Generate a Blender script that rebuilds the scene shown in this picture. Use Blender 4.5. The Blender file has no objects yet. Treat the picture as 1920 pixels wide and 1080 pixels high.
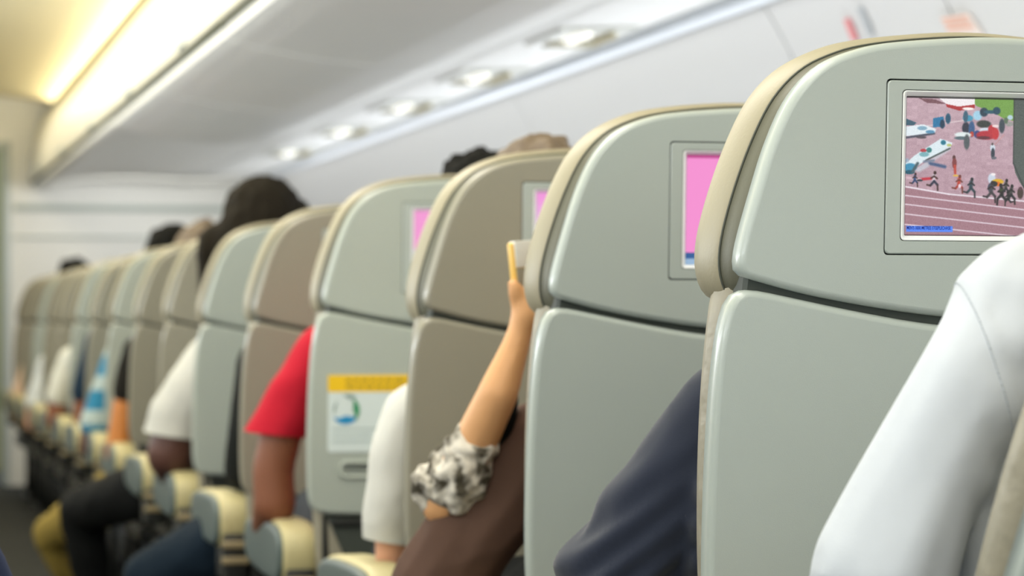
import bpy, bmesh, math, random
import numpy as np
from mathutils import Vector, Matrix, noise
random.seed(4); rng = np.random.default_rng(7)
sc = bpy.context.scene
COL = sc.collection

# ------------------------------------------------------------------ camera
FPX = 5000.0
CAMZ = 0.95
YAW = math.atan(1210/FPX)
PIT = math.atan(66/FPX*math.cos(YAW))
cd = bpy.data.cameras.new('camera'); cam = bpy.data.objects.new('camera', cd); COL.objects.link(cam)
cd.sensor_width = 36; cd.lens = FPX/1920*36; cd.clip_start = 0.05; cd.clip_end = 200
cam.location = (0, 0, CAMZ)
cam.rotation_euler = (math.pi/2+PIT, 0, -YAW)
cd.dof.use_dof = True; cd.dof.focus_distance = 2.47; cd.dof.aperture_fstop = 6.7
sc.camera = cam
# ------------------------------------------------------------------ world, lights, exposure
sc.view_settings.view_transform = 'Standard'; sc.view_settings.look = 'None'
sc.view_settings.exposure = 0.04; sc.view_settings.gamma = 1; sc.view_settings.use_curve_mapping = False
w = bpy.data.worlds.new('world'); sc.world = w; w.use_nodes = True
w.node_tree.nodes['Background'].inputs[0].default_value = (0.80, 0.90, 1.0, 1)
w.node_tree.nodes['Background'].inputs[1].default_value = 0.9
def area(name, loc, size, power, col, rot=(0, 0, 0)):
    l = bpy.data.lights.new(name, 'AREA'); l.shape = 'RECTANGLE'; l.size, l.size_y = size
    l.energy = power; l.color = col
    o = bpy.data.objects.new(name, l); COL.objects.link(o); o.location = loc; o.rotation_euler = rot
    return o
# warm cove lights along the aisle ceiling, cool daylight from the right-hand windows, plus added fills
area('aisle_ceiling_light', (0.50, 2.2, 2.18), (0.45, 8.0), 60, (1.0, 0.96, 0.89))
area('forward_ceiling_light', (0.50, 10.5, 2.17), (0.40, 8.5), 54, (1.0, 0.91, 0.70))
area('bin_cove_light', (1.02, 9.0, 2.195), (0.12, 13.0), 36, (1.0, 0.88, 0.60), (0, math.radians(118), 0))
area('bulkhead_fill', (1.55, 14.9, 1.70), (1.1, 0.25), 4.5, (1.0, 0.99, 0.95), (math.radians(75), 0, 0))  # added fill that brightens the bulkhead, no fixture of the cabin
area('sidewall_valance_light', (2.12, 9.5, 1.735), (0.05, 12.4), 6, (1.0, 0.99, 0.98), (0, math.radians(-38), 0))
area('left_upward_fill', (-1.15, 4.5, 1.30), (0.28, 14.0), 180, (0.90, 0.95, 1.0), (0, math.radians(-140), 0))  # added unseen fill, tipped upward to brighten the bin undersides
area('right_window_daylight', (2.28, 7.5, 1.36), (0.28, 14.0), 44, (0.90, 0.94, 1.0), (0, math.radians(112), 0))

def ray(px, py):
    F = Vector((math.sin(YAW)*math.cos(PIT), math.cos(YAW)*math.cos(PIT), math.sin(PIT)))
    R = Vector((math.cos(YAW), -math.sin(YAW), 0)); U = R.cross(F)
    return F + R*((px-960)/FPX) + U*((540-py)/FPX)
def P(px, py, D): return Vector((0, 0, CAMZ)) + ray(px, py)*D     # photo reading -> place in the cabin

# ------------------------------------------------------------------ materials
def srgb(*c):
    return tuple(((v/255)/12.92 if v/255 <= .04045 else ((v/255+.055)/1.055)**2.4) for v in c)
MATS = {}
def mat(name, col, rough=.5, bump=0, bscale=200, var=0, vscale=6, sheen=0, spec=.5, metal=0, coat=0, emit=0, bdist=.001):
    if name in MATS: return MATS[name]
    m = bpy.data.materials.new(name); MATS[name] = m; m.use_nodes = True
    nt = m.node_tree; b = nt.nodes['Principled BSDF']
    b.inputs['Base Color'].default_value = (*col, 1); b.inputs['Roughness'].default_value = rough
    b.inputs['Specular IOR Level'].default_value = spec; b.inputs['Metallic'].default_value = metal
    b.inputs['Sheen Weight'].default_value = sheen; b.inputs['Coat Weight'].default_value = coat; b.inputs['Coat Roughness'].default_value = .16
    if emit:
        b.inputs['Emission Color'].default_value = (*col, 1); b.inputs['Emission Strength'].default_value = emit
    tc = nt.nodes.new('ShaderNodeTexCoord')
    if var:
        n = nt.nodes.new('ShaderNodeTexNoise'); n.inputs['Scale'].default_value = vscale; n.inputs['Detail'].default_value = 4
        nt.links.new(tc.outputs['Object'], n.inputs['Vector'])
        r = nt.nodes.new('ShaderNodeMix'); r.data_type = 'RGBA'
        r.inputs[6].default_value = (*[c*(1-var) for c in col], 1); r.inputs[7].default_value = (*[min(1, c*(1+var)) for c in col], 1)
        nt.links.new(n.outputs['Fac'], r.inputs[0]); nt.links.new(r.outputs[2], b.inputs['Base Color'])
    if bump:
        n2 = nt.nodes.new('ShaderNodeTexNoise'); n2.inputs['Scale'].default_value = bscale; n2.inputs['Detail'].default_value = 3
        nt.links.new(tc.outputs['Object'], n2.inputs['Vector'])
        bp = nt.nodes.new('ShaderNodeBump'); bp.inputs['Strength'].default_value = bump; bp.inputs['Distance'].default_value = bdist
        nt.links.new(n2.outputs['Fac'], bp.inputs['Height']); nt.links.new(bp.outputs['Normal'], b.inputs['Normal'])
    return m
def attr_mat(name, strength, emissive=True, rough=.5):
    m = bpy.data.materials.new(name); m.use_nodes = True; nt = m.node_tree; b = nt.nodes['Principled BSDF']
    a = nt.nodes.new('ShaderNodeAttribute'); a.attribute_name = 'Col'
    if emissive:
        b.inputs['Base Color'].default_value = (.02, .02, .02, 1); b.inputs['Roughness'].default_value = .25
        nt.links.new(a.outputs['Color'], b.inputs['Emission Color']); b.inputs['Emission Strength'].default_value = strength
    else:
        nt.links.new(a.outputs['Color'], b.inputs['Base Color']); b.inputs['Roughness'].default_value = rough
    return m
M_shell = mat('shell_plastic', srgb(172, 181, 176), .34, .12, 900, .02, 3, coat=.35)
M_shell2 = mat('shell_plastic_warm', srgb(146, 143, 128), .34, .12, 900, .02, 3, coat=.35)
M_shell3 = mat('shell_plastic_cool', srgb(168, 176, 168), .34, .12, 900, .02, 3, coat=.35)
M_inner = mat('shell_inner_dark', srgb(62, 68, 62), .6)
M_leather = mat('taupe_leather', srgb(154, 147, 124), .45, .35, 260, .06, 9, bdist=.0006)
M_leather_d = mat('taupe_leather_lower', srgb(150, 144, 126), .45, .6, 26, .06, 9, bdist=.006)
M_piping = mat('piping', srgb(70, 74, 64), .6)
M_gusset_shaded = mat('shaded_gusset', srgb(92, 92, 76), .5, .3, 260)  # leather darkened in colour to paint the groove's shade beside the shell
M_surround_lit = mat('screen_surround_lit', srgb(244, 248, 246), .25)  # near-white colour paints the screen's reflected light on the chamfer
M_black = mat('black_plastic', srgb(30, 32, 30), .5)
M_frame = mat('seat_frame_metal', srgb(34, 36, 36), .45, metal=.3)
M_bar = mat('arm_bar', srgb(150, 136, 104), .5)
M_rail = mat('rail_plastic', srgb(196, 204, 198), .38)
M_pad = mat('armrest_pad', srgb(194, 184, 138), .45, .2, 300)
M_cap = mat('armrest_cap', srgb(86, 100, 100), .4)
M_cream = mat('bin_cream', srgb(236, 232, 214), .38, 0, var=.02)
M_white = mat('cabin_white', srgb(240, 240, 236), .45, 0, var=.02)
M_side = mat('sidewall_grey', srgb(208, 208, 206), .5, .05, 400)
M_ceil = mat('ceiling_cream', srgb(236, 226, 190), .5)
M_gapm = mat('gap_shadow_rubber', srgb(90, 94, 86), .7)
M_carpet = mat('carpet', srgb(34, 36, 34), .95, .5, 500, .2, 60)

# ------------------------------------------------------------------ mesh helpers
def link(name, me, m=None, parent=None, smooth=True):
    o = bpy.data.objects.new(name, me); COL.objects.link(o)
    if m: me.materials.clear(); me.materials.append(m)
    if smooth and me.polygons: me.polygons.foreach_set('use_smooth', [True]*len(me.polygons))
    if parent: o.parent = parent
    return o
def from_bm(name, bm, m=None, parent=None, smooth=True):
    me = bpy.data.meshes.new(name); bmesh.ops.recalc_face_normals(bm, faces=bm.faces); bm.to_mesh(me); bm.free()
    return link(name, me, m, parent, smooth)
def tag(o, label=None, cat=None, group=None, kind=None):
    if label: o['label'] = label
    if cat: o['category'] = cat
    if group: o['group'] = group
    if kind: o['kind'] = kind
    return o
def empty(name, loc=(0, 0, 0)):
    o = bpy.data.objects.new(name, None); COL.objects.link(o); o.location = loc; o.empty_display_size = .1
    return o
def struct(name, bm, m, smooth=False):
    o = from_bm(name, bm, m, None, smooth); o['kind'] = 'structure'; return o
def box(bm, x0, x1, y0, y1, z0, z1, bev=0):
    g = bmesh.ops.create_cube(bm, size=1)
    bmesh.ops.transform(bm, verts=g['verts'], matrix=Matrix.Translation(((x0+x1)/2, (y0+y1)/2, (z0+z1)/2)) @ Matrix.Diagonal((x1-x0, y1-y0, z1-z0, 1)))
    if bev:
        es = list({e for v in g['verts'] for e in v.link_edges})
        bmesh.ops.bevel(bm, geom=es, offset=bev, segments=3, profile=.5, affect='EDGES')
def smooth_poly(pts, n, it=1):
    """closed polyline: Chaikin it times then resample to n points"""
    p = np.array(pts, float)
    for _ in range(it):
        q = np.roll(p, -1, 0); p = np.stack([p*.75+q*.25, p*.25+q*.75], 1).reshape(-1, 2)
    q = np.vstack([p, p[:1]]); d = np.r_[0, np.cumsum(np.linalg.norm(np.diff(q, axis=0), axis=1))]
    t = np.linspace(0, d[-1], n, endpoint=False)
    return np.stack([np.interp(t, d, q[:, 0]), np.interp(t, d, q[:, 1])], 1)
def inset(p, d):
    t = np.roll(p, -1, 0)-np.roll(p, 1, 0); t /= np.linalg.norm(t, axis=1)[:, None]+1e-9
    A = .5*np.sum(p[:, 0]*np.roll(p[:, 1], -1)-np.roll(p[:, 0], -1)*p[:, 1])
    n = np.stack([-t[:, 1], t[:, 0]], 1)*(1 if A > 0 else -1)
    return p+n*d
def loft(bm, outline, rings, hole=None, caps=(True, True)):
    """rings = [(y, inset)]; outline in (x, z). First ring is the far side, last the near side; optional hole in the near cap"""
    L = []
    for y, d in rings:
        q = inset(outline, d); L.append([bm.verts.new((a, y, b)) for a, b in q])
    n = len(outline)
    for A, B in zip(L, L[1:]):
        for i in range(n): bm.faces.new((A[i], A[(i+1) % n], B[(i+1) % n], B[i]))
    if caps[0]: bm.faces.new(L[0])
    if hole is not None:
        y = rings[-1][0]
        H = [bm.verts.new((a, y, b)) for a, b in hole]; H2 = [bm.verts.new((a, y, b)) for a, b in inset(hole, .0006)]
        H3 = [bm.verts.new((a, y+.008, b)) for a, b in inset(hole, .0008)]; H1b = [bm.verts.new((a, y+.0008, b)) for a, b in inset(hole, .0008)]
        m = len(H); es = []
        for i in range(n): es.append(bm.edges.get((L[-1][i], L[-1][(i+1) % n])))
        for i in range(m): es.append(bm.edges.new((H[i], H[(i+1) % m])))
        bmesh.ops.triangle_fill(bm, use_beauty=True, use_dissolve=False, edges=es)
        for A, B in ((H, H2), (H2, H1b), (H1b, H3)):
            for i in range(m): bm.faces.new((A[i], A[(i+1) % m], B[(i+1) % m], B[i]))
    elif caps[1]: bm.faces.new(L[-1])
    return L
def rrect(x0, x1, z0, z1, r, k=5):
    pts = []
    for cx, cz, a in ((x1-r, z1-r, 0), (x0+r, z1-r, 90), (x0+r, z0+r, 180), (x1-r, z0+r, 270)):
        for i in range(k+1):
            t = math.radians(a+90*i/k); pts.append((cx+r*math.cos(t), cz+r*math.sin(t)))
    return np.array(pts)
def tube(bm, pts, rad, seg=10, closed=False):
    pts = [Vector(p) for p in pts]; n = len(pts); rings = []
    rad = rad if hasattr(rad, '__len__') else [rad]*n
    for i, p in enumerate(pts):
        a = pts[(i-1) % n] if (closed or i) else p; b = pts[(i+1) % n] if (closed or i < n-1) else p
        t = (b-a).normalized(); u = t.orthogonal() if abs(t.y) > .9 else t.cross(Vector((0, 1, 0))).normalized(); u.normalize(); v = t.cross(u)
        rings.append([bm.verts.new(p+(u*math.cos(2*math.pi*k/seg)+v*math.sin(2*math.pi*k/seg))*rad[i]) for k in range(seg)])
    m = n if closed else n-1
    for i in range(m):
        A, B = rings[i], rings[(i+1) % n]
        for k in range(seg): bm.faces.new((A[k], A[(k+1) % seg], B[(k+1) % seg], B[k]))
    if not closed: bm.faces.new(rings[0]); bm.faces.new(rings[-1])
def prism(bm, prof, y0, y1, capped=True):
    """closed profile in (x, z) extruded along y"""
    A = [bm.verts.new((a, y0, b)) for a, b in prof]; B = [bm.verts.new((a, y1, b)) for a, b in prof]; n = len(A)
    for i in range(n): bm.faces.new((A[i], A[(i+1) % n], B[(i+1) % n], B[i]))
    if capped: bm.faces.new(A); bm.faces.new(B)
def strip(bm, prof, y0, y1, th, ny=1):
    """open profile given a thickness on its outer side (to the right of the walk), extruded along y"""
    p = np.array(prof, float); t = np.gradient(p, axis=0); t /= np.linalg.norm(t, axis=1)[:, None]
    n = np.stack([t[:, 1], -t[:, 0]], 1); q = p+n*th
    prism(bm, [tuple(v) for v in p]+[tuple(v) for v in q[::-1]], y0, y1)

# ================================================================== the cabin shell
YE = 15.75            # forward bulkhead
bm = bmesh.new(); box(bm, -1.35, 2.42, -2.5, YE+2.2, -.05, 0); struct('floor', bm, M_carpet)
side = [(2.30, -.02), (2.38, .25), (2.43, .60), (2.435, 1.0), (2.42, 1.25), (2.38, 1.45), (2.31, 1.62), (2.255, 1.72), (2.205, 1.79), (2.10, 1.90)]
side = np.array(side); tt = np.linspace(0, len(side)-1, 40); side = np.stack([np.interp(tt, range(len(side)), side[:, 0]), np.interp(tt, range(len(side)), side[:, 1])], 1)
for _ in range(3): side[1:-1] = (side[:-2]+2*side[1:-1]+side[2:])/4
# three stretches of sidewall lining with the exit surround between them
bm = bmesh.new()
for a, b in ((-2.5, 5.43), (5.442, 6.46), (6.475, 9.2), (9.21, YE)): strip(bm, side, a, b, .03)
struct('wall_right', bm, M_side, False)
bm = bmesh.new(); strip(bm, side+np.array([.02, 0]), -2.5, YE, .01); struct('trim_1', bm, M_gapm)
left = [(-1.42+(2.42-a), b) for a, b in side[::-1]]
bm = bmesh.new(); strip(bm, left, -2.5, YE, .03); struct('wall_left', bm, M_side)
# ceiling: gentle arch over the aisle, shoulders over the bins
cl = [(2.15, 1.93), (1.75, 2.14), (1.3, 2.23), (1.05, 2.235)]+[(.5+.55*math.cos(math.pi*i/12), 2.20+.07*math.sin(math.pi*i/12)) for i in range(1, 12)]+[(-.05, 2.235), (-.4, 2.2), (-.9, 2.05), (-1.2, 1.85)]
bm = bmesh.new(); strip(bm, cl, -2.5, YE, .03); struct('ceiling', bm, M_ceil)
# forward bulkhead with the aisle doorway
bm = bmesh.new()
box(bm, .80, 2.42, YE, YE+.05, 0, 2.3); box(bm, -1.35, .26, YE, YE+.05, 0, 2.3); box(bm, .26, .80, YE, YE+.05, 1.98, 2.3)
struct('wall_front', bm, M_white)
bm = bmesh.new(); box(bm, .765, .81, YE-.02, YE+.06, 0, 1.98, .008); box(bm, .25, .295, YE-.02, YE+.06, 0, 1.98, .008); box(bm, .25, .81, YE-.02, YE+.06, 1.955, 2.0, .008)
struct('trim_2', bm, mat('door_frame_grey', srgb(190, 200, 200), .4), True)
bm = bmesh.new(); box(bm, .0, 1.0, YE+1.6, YE+1.65, 0, 2.2); struct('wall_galley', bm, mat('galley_olive', srgb(150, 148, 96), .6))
bm = bmesh.new(); box(bm, .83, 2.30, YE-.03, YE, 1.60, 1.635, .008); box(bm, .83, 2.2, YE-.02, YE, 1.44, 1.452, .003)
struct('trim_3', bm, mat('bulkhead_trim', srgb(186, 196, 190), .4), True)

# passenger service channel and the light valance rail at the top of the sidewall
bm = bmesh.new()
prism(bm, [(1.765, 1.752), (1.80, 1.748), (2.08, 1.762), (2.10, 1.79), (1.78, 1.80)], 4.0, YE-.01)
struct('trim_4', bm, M_white, False)
bm = bmesh.new()
prism(bm, [(2.11, 1.775), (2.125, 1.757), (2.175, 1.748), (2.20, 1.752), (2.205, 1.772), (2.18, 1.80)], 4.0, YE-.01)
struct('trim_5', bm, mat('valance_white', srgb(222, 228, 234), .3), True)

# ------------------------------------------------------------------ overhead bins
def make_bin(y0, y1, label, deep):
    r = empty('overhead_bin', (1.4, (y0+y1)/2, 1.75)); L = (y1-y0)/2-.013; dx = 1.4; dz = 1.75
    def loc(pr): return [(a-dx, b-dz) for a, b in pr]
    bm = bmesh.new()
    und = [(.948, 1.760), (.935, 1.742), (.945, 1.722), (.975, 1.716), (1.03, 1.728), (1.12, 1.745), (1.25, 1.757), (1.42, 1.762), (1.6, 1.757), (1.755, 1.748)]
    if deep: und = und[:3]+[(.975, 1.708), (1.05, 1.690), (1.2, 1.666), (1.35, 1.652), (1.5, 1.662), (1.65, 1.70), (1.755, 1.745)]
    prism(bm, loc(und+[(1.765, 1.80), (1.80, 1.95), (1.55, 2.12), (1.15, 2.20), (1.06, 2.19), (.99, 2.0), (.952, 1.80)]), -L, L)
    o = from_bm('bin_body', bm, M_white, r, False)
    bv = o.modifiers.new('b', 'BEVEL'); bv.width = .022; bv.segments = 4; bv.limit_method = 'ANGLE'; bv.angle_limit = .9
    # door: bowed front panel
    bm = bmesh.new()
    fr = [(.922, 1.768), (.915, 1.80), (.918, 1.87), (.930, 1.95), (.952, 2.03), (.985, 2.10), (1.03, 2.165)]
    bk = [(1.045, 2.15), (1.0, 2.085), (.968, 2.02), (.947, 1.945), (.936, 1.87), (.933, 1.80), (.94, 1.770)]
    prism(bm, loc(fr+bk), -L+.004, L-.004)
    d = from_bm('bin_door', bm, M_cream, r, False)
    bv = d.modifiers.new('b', 'BEVEL'); bv.width = .004; bv.segments = 2; bv.limit_method = 'ANGLE'; bv.angle_limit = .8
    bm = bmesh.new(); box(bm, .908-dx, .918-dx, -.09, .09, 1.775-dz, 1.80-dz, .004)
    from_bm('latch', bm, M_rail, d)
    bm = bmesh.new(); box(bm, .931-dx, .95-dx, -L, L, 1.752-dz, 1.770-dz)
    from_bm('door_seal', bm, mat('door_seal', srgb(104, 106, 88), .8), r)
    tag(r, label, 'overhead bin', 'overhead bins over the right-hand seats')
nm = ['overhead bin touching the forward bulkhead, farthest from the camera', 'overhead bin second from the forward bulkhead',
      'overhead bin third from the forward bulkhead', 'overhead bin with cream door fourth from the bulkhead',
      'overhead bin with cream door fifth from the bulkhead', 'overhead bin nearest the camera, leaving through the top of the picture']
ys = [YE-.02, 13.95, 12.25, 10.55, 8.87, 7.19, 5.5]
for i in range(6): make_bin(ys[i+1], ys[i], nm[i], i > 2)
# backing seen through the joints between bins
bm = bmesh.new(); prism(bm, [(1.01, 1.79), (1.78, 1.79), (1.80, 1.93), (1.55, 2.10), (1.15, 2.17), (1.07, 2.16), (1.02, 2.0)], 5.5, YE-.03); struct('trim_6', bm, M_gapm)

# ------------------------------------------------------------------ passenger service units
def make_psu(D, label):
    y = (D-.235*1.95)/.972
    r = empty('service_unit', (1.94, y, 1.75))
    bm = bmesh.new(); prism(bm, [(-.12, 0), (-.11, -.010), (.10, -.001), (.12, .010), (.12, .022), (-.12, .012)], -.20, .20)
    pnl = from_bm('panel', bm, mat('psu_panel', srgb(220, 222, 214), .35), r, False)
    bv = pnl.modifiers.new('b', 'BEVEL'); bv.width = .004; bv.segments = 2
    for k in range(3):
        bm = bmesh.new(); bmesh.ops.create_uvsphere(bm, u_segments=14, v_segments=8, radius=.026, matrix=Matrix.Translation((-.03, -.13+.07*k, -.008)) @ Matrix.Diagonal((1, 1, .6, 1)))
        lamp = from_bm('reading_lamp', bm, mat('lamp_white', srgb(250, 248, 240), .3, emit=.9), r)
        bm = bmesh.new(); bmesh.ops.create_cone(bm, cap_ends=True, segments=14, radius1=.018, radius2=.013, depth=.024, matrix=Matrix.Translation((.05, -.13+.07*k, -.008)))
        from_bm('air_nozzle', bm, mat('nozzle', srgb(196, 186, 150), .35), r)
    bm = bmesh.new(); box(bm, -.07, .08, .08, .17, -.016, -.004, .004)
    from_bm('speaker_grille', bm, mat('grille', srgb(188, 182, 150), .6, .6, 900), r)
    tag(r, label, 'passenger service unit', 'reading light units under the bins')
for D, s in ((7.45, 'service unit with reading lamps nearest the camera, yellowish grille'), (8.65, 'service unit with reading lamps, second from the camera'),
             (9.85, 'service unit with reading lamps, third from the camera'), (11.1, 'service unit with reading lamps, second from the bulkhead end'),
             (12.5, 'service unit with reading lamps nearest the far bulkhead')):
    make_psu(D, s)

# ------------------------------------------------------------------ sidewall placards beside the exit
def wallpt(px, py):
    # where the line of sight meets the sidewall profile
    r = ray(px, py); best = None
    for t in np.linspace(4.5, 9, 900):
        p = Vector((0, 0, CAMZ))+r*t; xw = np.interp(p.z, side[:, 1], side[:, 0])
        if p.x >= xw: return p, xw
    return p, xw
def placard(name, corners, col, label, cat, thick=.004):
    bm = bmesh.new(); pts = [wallpt(*c)[0] for c in corners]
    A = [bm.verts.new(p-Vector((.004, 0, 0))) for p in pts]; B = [bm.verts.new(p-Vector((.004+thick, 0, .002))) for p in pts]
    n = len(A)
    bm.faces.new(A); bm.faces.new(B)
    for i in range(n): bm.faces.new((A[i], A[(i+1) % n], B[(i+1) % n], B[i]))
    o = from_bm(name, bm, col, None, False)
    if label: tag(o, label, cat)
    return o
placard('exit_marking', [(1587, 36), (1596, 33), (1613, 74), (1603, 76)], mat('red_mark', srgb(222, 140, 142), .5), 'thin red marking strip on the sidewall above the nearest seat', 'marking')
placard('sidewall_handle', [(1611, 14), (1619, 11), (1642, 64), (1633, 67)], mat('grey_strip', srgb(178, 182, 184), .5), 'thin grey recessed strip on the sidewall beside the red marking', 'wall strip')
pl = placard('instruction_placard', [(1768, 32), (1822, 24), (1850, 66), (1788, 70)], mat('placard_paper', srgb(226, 214, 206), .5), 'pale pink lettered placard on the sidewall above the nearest screen', 'placard')
for j, q in enumerate(([(1773, 34), (1819, 27), (1821, 31), (1775, 38)], [(1778, 42), (1822, 36), (1826, 41), (1781, 47)], [(1783, 51), (1830, 46), (1834, 52), (1786, 57)])):
    k = placard('printed_line', q, mat('placard_print', srgb(226, 178, 158), .5), None, None, .007); k.parent = pl

# ================================================================== seats
PIV = .42; GS = .5624          # pivot height, height of the panel joint's corner above it
REC = math.radians(3)
HW = .25
upL = [(0, -.030), (-.065, -.026), (-.14, -.015), (-.193, -.005), (-.235, .006), (-.249, .010), (-.2535, .018), (-.252, .035), (-.246, .059), (-.236, .094), (-.226, .128), (-.211, .165), (-.196, .188),
       (-.176, .207), (-.155, .218), (-.123, .228), (-.065, .234), (0, .238)]
loL = [(0, -.0385), (-.065, -.034), (-.138, -.0215), (-.193, -.0105), (-.235, -.002), (-.249, -.002), (-.259, -.010), (-.264, -.022), (-.270, -.049), (-.275, -.103), (-.278, -.177), (-.279, -.266),
       (-.276, -.345), (-.262, -.362), (-.2, -.366), (0, -.366)]
def full(Lh): return [(a, b+GS) for a, b in Lh]+[(-a, b+GS) for a, b in Lh[-2:0:-1]]
UP = smooth_poly(full(upL), 150, 2); LO = smooth_poly(full(loL), 150, 2)
RB = [(.026, .001), (.0262, .0012), (.0080, 0), (.0076, 0), (.0046, .0006), (.0022, .0020), (.0007, .0040), (0, .0064), (0, .0070)]
def mk_upper(m):
    bm = bmesh.new(); loft(bm, UP, RB, hole=rrect(-.1124, .1124, .0304+GS, .1964+GS, .005))
    me = bpy.data.meshes.new('upper_shell'); bmesh.ops.recalc_face_normals(bm, faces=bm.faces); bm.to_mesh(me); bm.free()
    me.materials.append(m); me.polygons.foreach_set('use_smooth', [True]*len(me.polygons)); return me
def mk_lower(m):
    bm = bmesh.new(); loft(bm, LO, RB)
    me = bpy.data.meshes.new('lower_shell'); bmesh.ops.recalc_face_normals(bm, faces=bm.faces); bm.to_mesh(me); bm.free()
    me.materials.append(m); me.polygons.foreach_set('use_smooth', [True]*len(me.polygons)); return me
SH = {k: (mk_upper(m), mk_lower(m), m) for k, m in (('a', M_shell), ('b', M_shell2), ('c', M_shell3))}

def grid_mesh(name, img, x0, x1, z0, z1, y):
    """flat panel whose cells carry the picture's colours; img[row from top, col] in sRGB 0-255"""
    h, wd, _ = img.shape
    xs = np.linspace(x0, x1, wd+1); zs = np.linspace(z1, z0, h+1)
    X, Z = np.meshgrid(xs, zs); V = np.stack([X.ravel(), np.full(X.size, y), Z.ravel()], 1)
    i = np.arange(h)[:, None]*(wd+1)+np.arange(wd)[None, :]
    F = np.stack([i, i+(wd+1), i+wd+2, i+1], -1).reshape(-1, 4)
    me = bpy.data.meshes.new(name); me.vertices.add(len(V)); me.vertices.foreach_set('co', V.ravel())
    me.loops.add(F.size); me.loops.foreach_set('vertex_index', F.ravel())
    me.polygons.add(len(F)); me.polygons.foreach_set('loop_start', np.arange(0, F.size, 4))
    me.update(calc_edges=True)
    c = np.clip(img/255, 0, 1); c = np.where(c <= .04045, c/12.92, ((c+.055)/1.055)**2.4).reshape(-1, 3)
    c = np.concatenate([c, np.ones((len(c), 1))], 1)
    at = me.color_attributes.new('Col', 'FLOAT_COLOR', 'CORNER'); at.data.foreach_set('color', np.repeat(c, 4, 0).ravel())
    return me

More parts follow.
